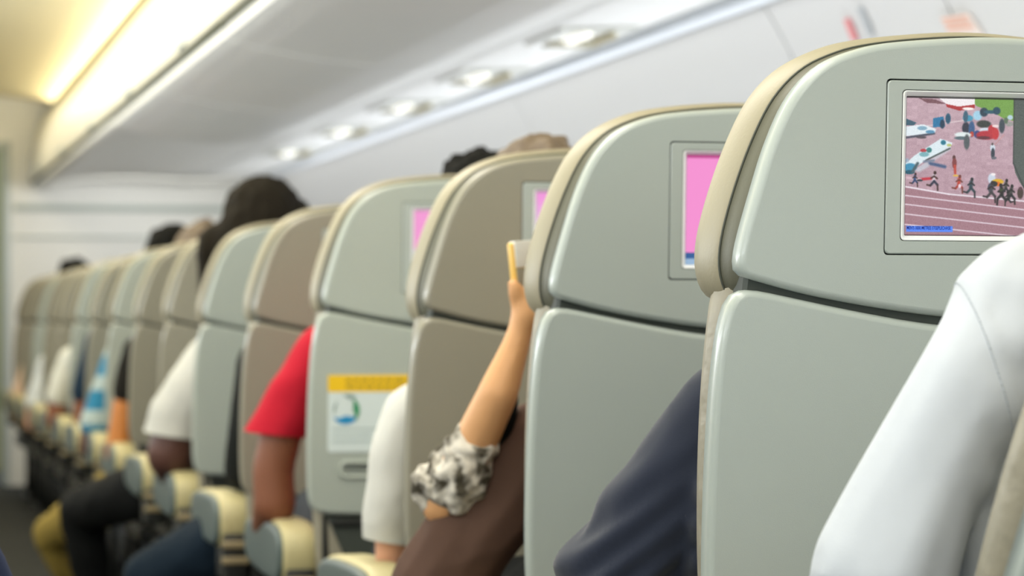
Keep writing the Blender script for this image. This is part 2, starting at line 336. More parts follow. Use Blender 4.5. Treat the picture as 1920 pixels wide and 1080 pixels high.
# ---- the race broadcast on the nearest screen
def race():
    W, H = 326, 259
    im = np.zeros((H, W, 3)); yy, xx = np.mgrid[0:H, 0:W].astype(float)
    zx = (xx+23)*3.375; zy = (yy+21)*3.375       # the units the figures below are given in
    base = np.array([172, 140, 152.]); im[:] = base
    im += ((1-yy/H)[..., None]*np.array([20, 24, 22]))
    nz = rng.normal(0, 1, (H//6+2, W//10+2)); nz = nz[(yy//6).astype(int), (xx//10).astype(int)]
    im += nz[..., None]*4
    def poly(pts, c, al=1):
        pts = np.array(pts, float); ins = np.zeros((H, W), bool); j = len(pts)-1
        for i in range(len(pts)):
            xi, yi = pts[i]; xj, yj = pts[j]
            if yi != yj: ins ^= ((yi > zy) != (yj > zy)) & (zx < (xj-xi)*(zy-yi)/(yj-yi)+xi)
            j = i
        im[ins] = im[ins]*(1-al)+np.array(c, float)*al
    def line(p, q, wd, c, al=1):
        p = np.array(p, float); q = np.array(q, float); d = q-p; L = d@d
        t = np.clip(((zx-p[0])*d[0]+(zy-p[1])*d[1])/L, 0, 1)
        D = np.hypot(zx-p[0]-t*d[0], zy-p[1]-t*d[1]); m = np.clip(1.4-D/wd, 0, 1)[..., None]*al
        im[:] = im*(1-m)+np.array(c, float)*m
    def ell(cx, cy, a, b, c, al=1):
        r = np.hypot((zx-cx)/a, (zy-cy)/b); m = np.clip((1.25-r)*3, 0, 1)[..., None]*al
        im[:] = im*(1-m)+np.array(c, float)*m
    poly([(60, 632), (350, 680), (1200, 740), (1200, 980), (60, 980)], (158, 118, 128), .9)
    poly([(470, 60), (760, 60), (760, 215), (690, 200), (620, 160), (510, 122)], (116, 158, 76))
    line((70, 275), (430, 215), 4, (214, 196, 200)); line((430, 215), (620, 160), 4, (214, 200, 200))
    poly([(150, 80), (250, 85), (330, 115), (200, 108)], (120, 84, 92))
    poly([(255, 60), (500, 60), (500, 112), (400, 128), (320, 112)], (238, 232, 234))
    poly([(320, 113), (400, 128), (500, 113), (500, 138), (405, 154), (325, 132)], (170, 52, 56))
    ell(460, 140, 34, 8, (244, 236, 232))
    poly([(240, 205), (305, 192), (318, 255), (240, 262)], (42, 116, 160)); ell(335, 205, 15, 30, (40, 84, 110)); ell(300, 240, 14, 26, (34, 60, 84))
    poly([(75, 210), (140, 235), (120, 252), (75, 250)], (60, 92, 110))
    poly([(60, 262), (180, 243), (262, 272), (255, 298), (60, 322)], (222, 232, 238)); line((70, 330), (250, 300), 7, (70, 76, 92)); ell(175, 268, 28, 12, (130, 168, 190)); ell(225, 290, 26, 10, (90, 144, 178))
    ell(170, 325, 30, 8, (84, 76, 86))
    poly([(60, 505), (130, 440), (290, 332), (366, 356), (352, 392), (210, 458), (90, 556), (60, 556)], (216, 230, 236))
    line((150, 530), (345, 396), 12, (196, 190, 200)); line((200, 470), (350, 392), 5, (70, 84, 84)); line((85, 470), (60, 480), 12, (150, 170, 190))
    ell(220, 405, 16, 15, (60, 128, 128)); ell(308, 356, 15, 14, (40, 116, 140)); ell(185, 408, 18, 10, (180, 60, 70)); ell(345, 372, 14, 8, (180, 190, 120))
    ell(105, 515, 36, 24, (60, 140, 176)); ell(100, 545, 30, 12, (30, 84, 104)); ell(190, 432, 28, 14, (120, 172, 180)); line((150, 490), (120, 540), 10, (70, 92, 100))
    line((225, 488), (320, 508), 11, (72, 92, 128)); line((190, 478), (250, 470), 8, (120, 130, 150)); line((160, 530), (210, 500), 14, (190, 190, 200))
    # kit and officials in the infield
    for a in ((460, 200, 30, 18, (70, 150, 180)), (520, 182, 26, 28, (160, 204, 226)), (560, 160, 24, 26, (44, 64, 80)), (600, 158, 40, 10, (48, 88, 104)), (640, 150, 22, 22, (40, 74, 92)),
              (448, 262, 22, 34, (50, 54, 70)), (484, 268, 18, 46, (60, 92, 134)), (486, 300, 12, 16, (180, 70, 60)), (560, 235, 42, 22, (58, 64, 62)), (430, 305, 48, 16, (220, 230, 230)), (420, 326, 40, 10, (90, 108, 116)),
              (455, 350, 17, 44, (84, 92, 96)), (520, 300, 20, 22, (56, 74, 128)), (570, 275, 34, 16, (206, 214, 224)), (578, 305, 60, 26, (176, 50, 62)), (610, 270, 20, 28, (184, 50, 60)), (560, 322, 40, 10, (100, 50, 60)), (636, 246, 22, 8, (236, 214, 214)),
              (635, 295, 20, 34, (192, 56, 62)), (675, 245, 17, 42, (64, 74, 84)), (726, 190, 16, 14, (180, 206, 220)), (722, 232, 24, 14, (150, 150, 146)), (700, 210, 12, 18, (90, 110, 90)), (445, 190, 14, 34, (60, 96, 116))): ell(*a)
    line((600, 400), (690, 300), 3, (200, 130, 120), .5)
    ell(619, 385, 15, 22, (204, 214, 224)); ell(621, 420, 11, 32, (54, 64, 76)); ell(628, 448, 15, 8, (96, 100, 110)); ell(617, 360, 6, 8, (90, 80, 80))
    ell(377, 450, 9, 14, (84, 54, 54)); ell(380, 485, 13, 30, (128, 62, 64)); line((383, 500), (386, 548), 8, (186, 70, 56)); ell(390, 563, 16, 6, (222, 176, 80))
    line((165, 590), (262, 580), 9, (190, 46, 62)); line((85, 580), (170, 590), 8, (210, 180, 190)); ell(165, 596, 18, 6, (52, 54, 66))
    line((60, 634), (350, 681), 5, (236, 228, 236)); line((350, 681), (1200, 750), 5, (230, 222, 230))
    for a, b in ((690, 772), (745, 826), (806, 885), (872, 946)): line((60, a), (810, b), 4, (226, 212, 222)); line((810, b), (1200, b+42), 4, (226, 212, 222))
    def runner(x, y, h, c, top=None, skin=(60, 40, 40), f=1):
        s = h/110; line((x, y-34*s), (x-2*s*f, y-4*s), 11*s, top or c); ell(x+4*s*f, y-50*s, 8*s, 10*s, skin)
        line((x, y), (x+20*s*f, y+22*s), 7*s, c); line((x+20*s*f, y+22*s), (x+22*s*f, y+54*s), 5*s, skin)
        line((x, y), (x-22*s*f, y+26*s), 7*s, c); line((x-22*s*f, y+26*s), (x-42*s*f, y+22*s), 5*s, skin)
        line((x, y-30*s), (x+18*s*f, y-16*s), 5*s, skin); line((x, y-30*s), (x-18*s*f, y-18*s), 5*s, skin)
    runner(135, 595, 84, (40, 60, 100), (40, 70, 120)); runner(255, 600, 116, (40, 44, 64), (206, 196, 206))
    runner(412, 618, 110, (170, 60, 50), (188, 66, 52), (110, 56, 50)); ell(416, 628, 9, 12, (230, 210, 220)); runner(488, 640, 120, (40, 62, 72), (42, 66, 78), (40, 44, 50))
    ell(617, 580, 22, 32, (198, 208, 222)); ell(626, 552, 14, 8, (236, 230, 232)); ell(655, 598, 34, 16, (214, 170, 40)); ell(656, 612, 14, 14, (214, 110, 40)); ell(632, 612, 20, 16, (40, 44, 44))
    ell(610, 636, 16, 26, (60, 66, 84)); runner(616, 665, 130, (60, 58, 62), (66, 70, 76), (50, 42, 46)); runner(680, 680, 130, (30, 32, 36), (34, 36, 36), (34, 30, 34), -1); ell(680, 655, 12, 14, (60, 70, 50))
    runner(708, 640, 110, (44, 44, 50), (70, 70, 62), (36, 30, 32)); runner(742, 680, 120, (32, 34, 40), (62, 60, 60), (36, 34, 36)); runner(722, 705, 90, (30, 32, 36), (50, 52, 52), (34, 34, 36), -1)
    # big dark board at the right
    poly([(748, 60), (1300, 60), (1300, 660), (830, 650), (795, 600), (765, 540), (752, 470)], (84, 92, 88))
    for k in range(14): line((752+k*7, 84+k*22), (1300, 130+k*26), 2, (70, 78, 74), .6)
    line((750, 75), (752, 480), 4, (60, 66, 64)); line((752, 480), (830, 650), 4, (56, 62, 62)); ell(800, 668, 18, 34, (70, 56, 52)); ell(800, 640, 10, 10, (90, 60, 70))
    poly([(86, 882), (378, 882), (378, 919), (86, 919)], (84, 132, 240))
    for _ in range(1):
        q = np.pad(im, ((1, 1), (1, 1), (0, 0)), 'edge'); im = (q[:-2, 1:-1]+q[2:, 1:-1]+q[1:-1, :-2]+q[1:-1, 2:]+2*q[1:-1, 1:-1])/6
    im += rng.normal(0, 5, (H, W, 1))
    im[:3] *= .35; im[-2:] *= .6; im[:, -2:] *= .5
    return im
def ui_pic(kind):
    W, H = 48, 36; im = np.zeros((H, W, 3)); im[:] = (240, 142, 206); yy, xx = np.mgrid[0:H, 0:W]
    if kind == 2:
        im[yy >= 32] = (46, 92, 150); im[(yy >= 34) & (xx < 5)] = (150, 180, 210); im[(yy < 1)] = (190, 70, 140)
    if kind == 3:
        t = np.clip((yy/H-.05)/.5, 0, 1)[..., None]; im[:] = np.array([236, 150, 216])*(1-t)+np.array([220, 222, 236])*t
    if kind == 4:
        im[(yy > 18)] = (226, 224, 232); im[(yy <= 18)] = (238, 150, 208)
    return im
M_screen = attr_mat('screen_picture', 1.0)
X0, X1, S0, S1 = -.0885, .0885, .0495+GS, .180+GS
SCR = {1: grid_mesh('screen', race(), X0, X1, S0, S1, .0068), 2: grid_mesh('screen', ui_pic(2), X0, X1, S0, S1, .0068),
       3: grid_mesh('screen', ui_pic(3), X0, X1, S0, S1, .0068), 4: grid_mesh('screen', ui_pic(4), X0, X1, S0, S1, .0068)}
for m_ in SCR.values(): m_.materials.append(M_screen)

def back_part(o): o.location = (0, 0, PIV); o.rotation_euler = (REC, 0, 0)

def make_seat():
    r = empty('airline_seat')
    ua, la, m = SH['a']
    u = bpy.data.objects.new('upper_shell', ua); COL.objects.link(u); u.parent = r; back_part(u)
    l = bpy.data.objects.new('lower_shell', la); COL.objects.link(l); l.parent = r; back_part(l)
    # dark structure behind the joint
    bm = bmesh.new()
    core = smooth_poly([(a*.955, b) for a, b in full([p for p in upL if p[1] > .03][::1])] if False else [(-.235, .05), (-.252, GS-.12), (-.243, GS+.02), (-.225, GS+.10), (-.185, GS+.185), (-.12, GS+.215), (.12, GS+.215), (.185, GS+.185), (.225, GS+.10), (.243, GS+.02), (.252, GS-.12), (.235, .05)], 80, 2)
    loft(bm, core, [(.045, 0), (.02, 0), (.014, .003)]); o = from_bm('back_frame', bm, M_inner, r, False); back_part(o)
    # bezel with chamfered opening
    bm = bmesh.new(); k = 5
    R = [(rrect(-.1104, .1104, .0324+GS, .1944+GS, .0045, k), .006), (rrect(-.1104, .1104, .0324+GS, .1944+GS, .0045, k), .0008), (rrect(-.1094, .1094, .0334+GS, .1934+GS, .0038, k), -.0002),
         (rrect(-.0960, .0960, .0440+GS, .1862+GS, .004, k), -.0002), (rrect(-.0955, .0955, .0445+GS, .1857+GS, .004, k), .0006), (rrect(-.0950, .0950, .0445+GS, .1857+GS, .004, k), .008)]
    L = [[bm.verts.new((a, y, b)) for a, b in q] for q, y in R]; n = len(L[0])
    for A, B in zip(L, L[1:]):
        for i in range(n): bm.faces.new((A[i], A[(i+1) % n], B[(i+1) % n], B[i]))
    bz = from_bm('screen_bezel', bm, M_shell, r, True); back_part(bz)
    bm = bmesh.new()
    R = [(rrect(-.0950, .0950, .0450+GS, .1852+GS, .004, k), .0004), (rrect(-.0940, .0940, .0458+GS, .1846+GS, .004, k), -.0002), (rrect(-.0928, .0928, .0466+GS, .1838+GS, .003, k), .0008), (rrect(-.0888, .0888, .0494+GS, .1803+GS, .001, k), .0068)]
    L = [[bm.verts.new((a, y, b)) for a, b in q] for q, y in R]; n = len(L[0])
    for A, B in zip(L, L[1:]):
        for i in range(n): bm.faces.new((A[i], A[(i+1) % n], B[(i+1) % n], B[i]))
    sr = from_bm('surround', bm, M_surround_lit, bz, True)
    es = bz.modifiers.new('e', 'EDGE_SPLIT'); es.split_angle = .6
    s = bpy.data.objects.new('screen', SCR[4]); COL.objects.link(s); s.parent = r; back_part(s)
    # leather headrest cover, wrapping the upper back from the front
    hl = [(0, -.02), (-.15, -.02), (-.235, -.022), (-.252, -.012), (-.260, .010), (-.2605, .035), (-.2545, .065), (-.2435, .102), (-.2310, .136), (-.2145, .1715), (-.198, .194), (-.177, .2125), (-.155, .2235), (-.123, .2345), (-.065, .2425), (0, .2468)]
    HL = smooth_poly(full(hl), 150, 2)
    bm = bmesh.new()
    loft(bm, HL, [(.058, .012), (.0575, .0060), (.060, .0042), (.066, .0025), (.075, .0005), (.10, 0), (.125, .003), (.14, .012), (.148, .03), (.15, .06)])
    o = from_bm('headrest_cover', bm, M_leather, r); back_part(o)
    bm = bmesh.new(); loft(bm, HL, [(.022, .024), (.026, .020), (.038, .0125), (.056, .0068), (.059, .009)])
    gs = from_bm('shaded_gusset', bm, M_gusset_shaded, o)
    bm = bmesh.new(); q = inset(HL, .0062); tube(bm, [(a, .0575, b) for a, b in q], .0012, 6, True)
    pp = from_bm('piping', bm, M_piping, o)
    ll = [(0, .02), (-.2, .02), (-.240, .02), (-.251, -.0), (-.257, -.05), (-.261, -.103), (-.263, -.177), (-.262, -.266), (-.255, -.36), (-.25, -.45), (-.24, -.52), (-.20, -.545), (0, -.55)]
    LL = smooth_poly(full(ll), 120, 2)
    bm = bmesh.new(); loft(bm, LL, [(.022, .022), (.028, .018), (.046, .008), (.051, .003), (.075, -.002), (.095, .002), (.108, .012), (.114, .03)])
    o = from_bm('back_cushion', bm, M_leather_d, r); back_part(o)
    # side rails framing the dark recess below the shell
    for sx in (-1, 1):
        bm = bmesh.new()
        pts = [(-.246, -.006, GS-.268), (-.250, -.010, GS-.285), (-.262, -.010, GS-.315), (-.272, -.008, GS-.35), (-.277, -.004, GS-.40), (-.277, .0, GS-.48), (-.270, .02, GS-.56), (-.262, .05, GS-.62)]
        tube(bm, [(a*sx*-1*-1 if sx < 0 else -a, y, z) for a, y, z in pts], [.004, .008, .011, .012, .012, .012, .012, .012], 12)
        o = from_bm('side_rail', bm, M_rail, r); back_part(o)
    bm = bmesh.new(); box(bm, -.245, .245, .03, .045, .0, GS-.30); box(bm, -.235, .235, .004, .03, GS-.385, GS-.374, .003)
    o = from_bm('literature_pocket', bm, M_black, r, False); back_part(o)
    # seat bottom
    bm = bmesh.new(); box(bm, -.235, .235, .05, .52, .34, .455, .035); o = from_bm('seat_cushion', bm, mat('seat_fabric_dark', srgb(60, 58, 48), .8, .3, 300), r)
    bm = bmesh.new(); box(bm, -.24, .24, .03, .50, .285, .338, .008); o = from_bm('seat_pan', bm, M_frame, r)
    for sx in (-.17, .17):
        bm = bmesh.new(); tube(bm, [(sx, .08, .30), (sx, .12, .15), (sx, .06, .012)], .018); tube(bm, [(sx, .42, .30), (sx, .40, .15), (sx, .46, .012)], .018); box(bm, sx-.03, sx+.03, .02, .50, 0, .02, .005)
        from_bm('leg', bm, M_frame, r)
    # armrests: cream pad over a grey side cap, rounded down at the back
    for sx in (-1, 1):
        xc = sx*.272
        pr = [(-.02, -.10), (-.03, -.045), (-.02, -.012), (.02, .004), (.09, .008), (.30, .004), (.40, -.006), (.435, -.03), (.43, -.07), (.40, -.095), (.30, -.105), (.05, -.11)]
        pr = smooth_poly(pr, 60, 2)
        bm = bmesh.new(); A = []
        for x, d in ((-.033, .008), (-.029, .002), (-.02, 0), (.02, 0), (.029, .002), (.033, .008)):
            A.append([bm.verts.new((xc+x, .13+a, .575+b)) for a, b in inset(pr, d)])
        for a, b in zip(A, A[1:]):
            for i in range(60): bm.faces.new((a[i], a[(i+1) % 60], b[(i+1) % 60], b[i]))
        bm.faces.new(A[0]); bm.faces.new(A[-1])
        ar = from_bm('armrest', bm, M_pad, r)
        bm = bmesh.new(); A = []
        pc = inset(pr, .006)
        for x, d in ((.031, 0), (.038, 0), (.0415, .004), (.042, .012)):
            A.append([bm.verts.new((xc+sx*x, .13+a, .575+b)) for a, b in inset(pc, d)])
        for a, b in zip(A, A[1:]):
            for i in range(60): bm.faces.new((a[i], a[(i+1) % 60], b[(i+1) % 60], b[i]))
        bm.faces.new(A[-1]); bm.faces.new(A[0]); from_bm('side_cap', bm, M_cap, ar)
        bm = bmesh.new(); box(bm, xc-.026, xc+.026, .094, .22, .40, .50, .006)
        from_bm('arm_bracket', bm, M_black, ar)
        for k in range(2):
            bm = bmesh.new(); box(bm, xc-.03, xc+.03, .088, .10, .47-.034*k, .486-.034*k, .004); from_bm('bar', bm, M_bar, ar)
    return r
GRP = 'grey airline seats in one line along the aisle'
def dup(r):
    c = r.copy(); COL.objects.link(c)
    for ch in list(r.children):
        d = ch.copy(); COL.objects.link(d); d.parent = c
        for g in list(ch.children):
            e = g.copy(); COL.objects.link(e); e.parent = d
    return c
# depth of each row's panel joint (world y), its height offset, shell tint, recline
ROWS = {1: (2.341, .0, 'a', 3), 2: (3.030, -.013, 'a', 3), 3: (3.761, -.023, 'b', 3), 4: (4.685, -.012, 'c', 3), 5: (5.510, -.030, 'b', 4), 6: (6.343, -.034, 'c', 4),
        7: (7.12, -.03, 'b', 5), 8: (7.93, -.035, 'b', 6), 9: (8.73, -.03, 'c', 4), 10: (9.53, -.035, 'b', 6), 11: (10.33, -.03, 'c', 4), 12: (11.13, -.035, 'b', 6),
        13: (11.93, -.03, 'b', 4), 14: (12.73, -.035, 'c', 6), 15: (13.53, -.03, 'b', 4), 16: (14.33, -.03, 'b', 5), 0: (1.595, .0, 'a', 31)}
SLAB = {0: 'nearest airline seat, only its taupe leather edge showing at the lower right of the picture',
        1: 'large grey airline seat back with a running race on its screen',
        2: 'grey airline seat back with a pink screen beside the navy sweater',
        3: 'warm grey airline seat back behind the raised hand with the phone',
        4: 'pale airline seat back with a yellow and white placard',
        5: 'warm grey airline seat back directly beyond the placarded one, by the red shirt',
        6: 'bluish grey airline seat back under the big dark head of hair',
        7: 'warm grey airline seat back by the white T-shirt sleeve',
        8: 'blurred airline seat back by the bare tan arm',
        9: 'blurred airline seat back by the blue and white striped sleeve',
        10: 'blurred airline seat back by the plain navy sleeve',
        11: 'blurred airline seat back by the pale sleeve with brown forearm',
        12: 'blurred far airline seat with nobody leaning out, fifth from the bulkhead',
        13: 'far blurred airline seat back by the bright white sleeve',
        14: 'far blurred airline seat back, third from the bulkhead',
        15: 'far blurred airline seat back by the peach sleeve, second from the bulkhead',
        16: 'farthest airline seat back of the line, nearest the bulkhead'}
XC = 1.035
proto = make_seat(); first = True
SEATS = {}
for k, (gy, dz, tint, rec) in ROWS.items():
    r = proto if first else dup(proto); first = False
    rr = math.radians(rec)
    r.location = (XC+(.007 if k == 4 else 0), gy+math.sin(rr)*GS, 0)
    r.name = 'airline_seat'; tag(r, SLAB[k], 'seat', GRP); SEATS[k] = r
    for ch in r.children:
        if abs(ch.location.z-PIV) < 1e-5: ch.location.z = PIV+dz; ch.rotation_euler = (rr, 0, 0)
        b = ch.name.split('.')[0]
        if b == 'upper_shell': ch.data = SH[tint][0]
        if b == 'lower_shell': ch.data = SH[tint][1]
        if b == 'screen':
            ch.data = SCR.get(k, SCR[4])
            if k == 1: ch['label'] = 'lit screen showing runners on a red track'
            elif k in (2, 3, 4): ch['label'] = 'lit pink screen'
# caption on the race broadcast
s1 = [c for c in SEATS[1].children if c.name.startswith('screen') and not c.name.startswith('screen_')][0]
fc = bpy.data.curves.new('caption_text', 'FONT'); fc.body = "MEN'S 3000 METRES STEEPLECHASE"; fc.size = .0040; fc.offset = .00006; fc.extrude = .00005
fo = bpy.data.objects.new('caption', fc); COL.objects.link(fo)
bpy.context.view_layer.update(); dg = bpy.context.evaluated_depsgraph_get()
fm = bpy.data.meshes.new_from_object(fo.evaluated_get(dg)); bpy.data.objects.remove(fo)
co = np.empty(len(fm.vertices)*3); fm.vertices.foreach_get('co', co); co = co.reshape(-1, 3)
co[:, :2] -= co[:, :2].min(0); sx_ = .0440/co[:, 0].max(); sz_ = .0034/co[:, 1].max()
fx = X0+(91/3.375-23)*.177/326; fz = S1-(907/3.375-21)*.1305/259
new = np.stack([fx+co[:, 0]*sx_, np.full(len(co), .0064), fz+co[:, 1]*sz_], 1); fm.vertices.foreach_set('co', new.ravel()); fm.update()
cp = link('caption', fm, mat('caption_ink', srgb(20, 40, 150), .5), s1, False)
# placard on the fourth seat
def emblem(bm, pts, y):
    vs = [bm.verts.new((a, y, b)) for a, b in pts]; f = bm.faces.new(vs)
    e = bmesh.ops.extrude_face_region(bm, geom=[f]); bmesh.ops.translate(bm, vec=(0, .0008, 0), verts=[v for v in e['geom'] if isinstance(v, bmesh.types.BMVert)])
zz = GS-.115
bm = bmesh.new(); loft(bm, rrect(-.247+.004, -.09, zz-.137, zz, .006), [(.001, 0), (-.0012, 0), (-.0016, .001)])
pc = from_bm('placard', bm, mat('placard_white', srgb(214, 226, 226), .4), SEATS[4], False); pc.location = (0, 0, PIV-.012); pc.rotation_euler = (REC, 0, 0); pc['label'] = 'white placard with a yellow band and a blue-green emblem'
bm = bmesh.new(); loft(bm, rrect(-.2435, -.0895, zz-.029, zz+.001, .003), [(0, 0), (-.0022, 0)])
from_bm('yellow_band', bm, mat('placard_yellow', srgb(240, 196, 10), .45), pc, False)
bm = bmesh.new()
for a, b in ((-.208, -.10), (-.214, -.10)):
    pass
for row in range(2):
    x = -.212
    while x < -.098:
        wd = random.uniform(.008, .02); box(bm, x, min(x+wd, -.096), -.0026, -.0020, zz-.011-row*.011, zz-.006-row*.011); x += wd+.004
from_bm('band_lettering', bm, mat('band_ink', srgb(170, 140, 30), .5), pc, False)
def arc(cx, cz, r0, r1, a0, a1, n=10):
    o = [(cx+r0*math.cos(math.radians(a0+(a1-a0)*i/n)), cz+r0*math.sin(math.radians(a0+(a1-a0)*i/n))) for i in range(n+1)]
    # the inner edge meets the outer one at both ends (crescent)
    for i in range(n-1, 0, -1):
        t = i/n; rr_ = r0-(r0-r1)*math.sin(math.pi*t); o.append((cx+rr_*math.cos(math.radians(a0+(a1-a0)*t)), cz+rr_*math.sin(math.radians(a0+(a1-a0)*t))))
    return o
ex, ez = -.212, zz-.062
bm = bmesh.new(); emblem(bm, arc(ex, ez, .025, .009, -150, -20), -.0026); from_bm('emblem_blue', bm, mat('emblem_blue', srgb(20, 140, 196), .5), pc, False)
bm = bmesh.new(); emblem(bm, arc(ex, ez, .0255, .014, -45, 60), -.0030); from_bm('emblem_green', bm, mat('emblem_green', srgb(30, 140, 90), .5), pc, False)
bm = bmesh.new(); emblem(bm, arc(ex+.004, ez+.003, .026, .018, 50, 110), -.0028); emblem(bm, arc(ex, ez, .022, .018, 130, 200), -.0028)
from_bm('emblem_grey', bm, mat('emblem_grey', srgb(140, 160, 156), .5), pc, False)
bm = bmesh.new()
for i, (a, b) in enumerate(((-.236, -.150), (-.236, -.165), (-.236, -.158))): box(bm, a, b, -.0022, -.0015, zz-.097-.011*i, zz-.094-.011*i)
from_bm('fine_print', bm, mat('print_grey', srgb(170, 186, 186), .5), pc, False)
bm = bmesh.new(); q = rrect(-.222, -.10, zz-.185, zz-.152, .012)
loft(bm, q, [(.001, 0), (-.003, 0), (-.005, .002), (-.005, .005), (.000, .008)], caps=(True, True))
pk = from_bm('table_latch', bm, M_shell3, SEATS[4]); pk.location = (0, 0, PIV-.012); pk.rotation_euler = (REC, 0, 0)

# ================================================================== passengers
_b = bmesh.new(); bmesh.ops.create_icosphere(_b, subdivisions=2, radius=1); ICO = np.array([v.co[:] for v in _b.verts]); ICF = np.array([[v.index for v in f.verts] for f in _b.faces]); _b.free()
class Blob:
    def __init__(s): s.V = []; s.F = []; s.n = 0
    def ball(s, c, r, rot=None):
        r = np.array(r if hasattr(r, '__len__') else (r, r, r), float); v = ICO*r
        if rot is not None: v = v @ np.array(rot.to_3x3()).T
        s.V.append(v+np.array(c)); s.F.append(ICF+s.n); s.n += len(ICO)
    def path(s, pts, rad, flat=1.0):
        for (a, b), (r0, r1) in zip(zip(pts, pts[1:]), zip(rad, rad[1:])):
            a = np.array(a, float); b = np.array(b, float); n = max(2, int(np.linalg.norm(b-a)/(min(r0, r1)*.2))+1)
            for t in np.linspace(0, 1, n): s.ball(a+(b-a)*t, (r0+(r1-r0)*t,)*3 if flat == 1 else ((r0+(r1-r0)*t), (r0+(r1-r0)*t)*flat, (r0+(r1-r0)*t)))
    def build(s, name, m, parent, vox, sm=6, fn=None, pvt=None, cut=None):
        me = bpy.data.meshes.new('t'); me.from_pydata(np.vstack(s.V).tolist(), [], np.vstack(s.F).tolist())
        o = bpy.data.objects.new('t', me); COL.objects.link(o)
        q = o.modifiers.new('r', 'REMESH'); q.mode = 'VOXEL'; q.voxel_size = vox
        q = o.modifiers.new('s', 'SMOOTH'); q.factor = .5; q.iterations = sm
        dg = bpy.context.evaluated_depsgraph_get(); dg.update()
        nm = bpy.data.meshes.new_from_object(o.evaluated_get(dg)); bpy.data.objects.remove(o); bpy.data.meshes.remove(me)
        nm.name = name
        if fn is not None:
            n = len(nm.vertices); co = np.empty(n*3); nm.vertices.foreach_get('co', co); co = co.reshape(-1, 3)
            nv = np.array([v.normal[:] for v in nm.vertices]); co = co+nv*fn(co)[:, None]; nm.vertices.foreach_set('co', co.ravel()); nm.update()
        for cp_, cn_ in (cut or []):
            b_ = bmesh.new(); b_.from_mesh(nm); fs = [f for f in b_.faces if (f.calc_center_median()-cp_).length < .13]
            gm = list({v for f in fs for v in f.verts})+list({e for f in fs for e in f.edges})+fs
            bmesh.ops.bisect_plane(b_, geom=gm, dist=1e-5, plane_co=cp_, plane_no=cn_)
            dl = [f for f in b_.faces if (f.calc_center_median()-cp_).length < .15 and (f.calc_center_median()-cp_).dot(cn_) > 0]
            bmesh.ops.delete(b_, geom=dl, context='FACES'); b_.to_mesh(nm); b_.free()
            for p_ in nm.polygons: p_.use_smooth = True
        if pvt is not None: nm.transform(Matrix.Translation(-Vector(pvt)))
        return link(name, nm, m, parent)
def folds(amp, sc_, stretch=(1, 1, 1), seed=0, ridged=True):
    def f(co):
        o = np.empty(len(co)); st = Vector(stretch)
        for i, c in enumerate(co):
            v = Vector((c[0]*sc_*st.x+seed, c[1]*sc_*st.y, c[2]*sc_*st.z)); a = noise.noise(v); b = noise.noise(v*2.3+Vector((5, 1, 2)))
            o[i] = amp*((1-2*abs(a))*.8+b*.35-.35) if ridged else amp*(a+.4*b)
        return o
    return f
def cloth(name, col, **k): return mat(name, col, k.pop('rough', .85), .25, 900, .05, 30, sheen=k.pop('sheen', 0), spec=.2, **k)
def stripes(name, c1, c2, sc_):
    m = bpy.data.materials.new(name); m.use_nodes = True; nt = m.node_tree; b = nt.nodes['Principled BSDF']; b.inputs['Roughness'].default_value = .9
    tc = nt.nodes.new('ShaderNodeTexCoord'); wv = nt.nodes.new('ShaderNodeTexWave'); wv.bands_direction = 'Z'; wv.inputs['Scale'].default_value = sc_
    rp = nt.nodes.new('ShaderNodeValToRGB'); rp.color_ramp.interpolation = 'EASE'; rp.color_ramp.elements[0].color = (*c1, 1); rp.color_ramp.elements[0].position = .55; rp.color_ramp.elements[1].color = (*c2, 1); rp.color_ramp.elements[1].position = .7
    nt.links.new(tc.outputs['Object'], wv.inputs['Vector']); nt.links.new(wv.outputs['Fac'], rp.inputs[0]); nt.links.new(rp.outputs[0], b.inputs['Base Color']); return m
def printed(name):
    m = bpy.data.materials.new(name); m.use_nodes = True; nt = m.node_tree; b = nt.nodes['Principled BSDF']; b.inputs['Roughness'].default_value = .85
    tc = nt.nodes.new('ShaderNodeTexCoord'); n = nt.nodes.new('ShaderNodeTexNoise'); n.inputs['Scale'].default_value = 38; n.inputs['Detail'].default_value = 2
    rp = nt.nodes.new('ShaderNodeValToRGB'); rp.color_ramp.elements[0].color = (*srgb(70, 64, 50), 1); rp.color_ramp.elements[0].position = .40; rp.color_ramp.elements[1].color = (*srgb(214, 208, 196), 1); rp.color_ramp.elements[1].position = .56
    nt.links.new(tc.outputs['Object'], n.inputs['Vector']); nt.links.new(n.outputs['Fac'], rp.inputs[0]); nt.links.new(rp.outputs[0], b.inputs['Base Color']); return m
def skin(name, col): return mat(name, col, .5, .1, 500, .06, 14, spec=.4)

def hand(B, wrist, direction, side, curl=.6, up=Vector((0, 0, 1)), s=1.0):
    """palm, four fingers of different lengths and a thumb off the side of the palm"""
    d = Vector(direction).normalized(); lat = d.cross(up).normalized()*side; nrm = lat.cross(d).normalized()
    if nrm.z > 0: nrm = -nrm
    wv = Vector(wrist)
    for t in np.linspace(0, 1, 6):
        for u in np.linspace(-1, 1, 5): B.ball(wv+d*(.01+.075*t)*s+lat*u*(.018+.014*t)*s, (.013*s,)*3)
    for i, (off, ln) in enumerate(((-.030, .060), (-.010, .074), (.010, .080), (.030, .070))):
        p = wv+d*.088*s+lat*off*s; q = d.copy(); pts = [p]
        for j in range(3):
            q = (q+nrm*curl*(.35+.25*j)).normalized(); p = p+q*ln*s*(.45, .32, .23)[j]; pts.append(p)
        B.path(pts, [.0088*s, .0082*s, .0076*s, .0068*s])
    p = wv+d*.025*s+lat*.028*s; pts = [p, p+(d*.5+lat*.8)*.034*s, p+(d*.9+lat*.95)*.050*s+nrm*.012*s, p+(d*1.5+lat*.95)*.052*s+nrm*.022*s]
    B.path(pts, [.013*s, .0105*s, .0095*s, .008*s])

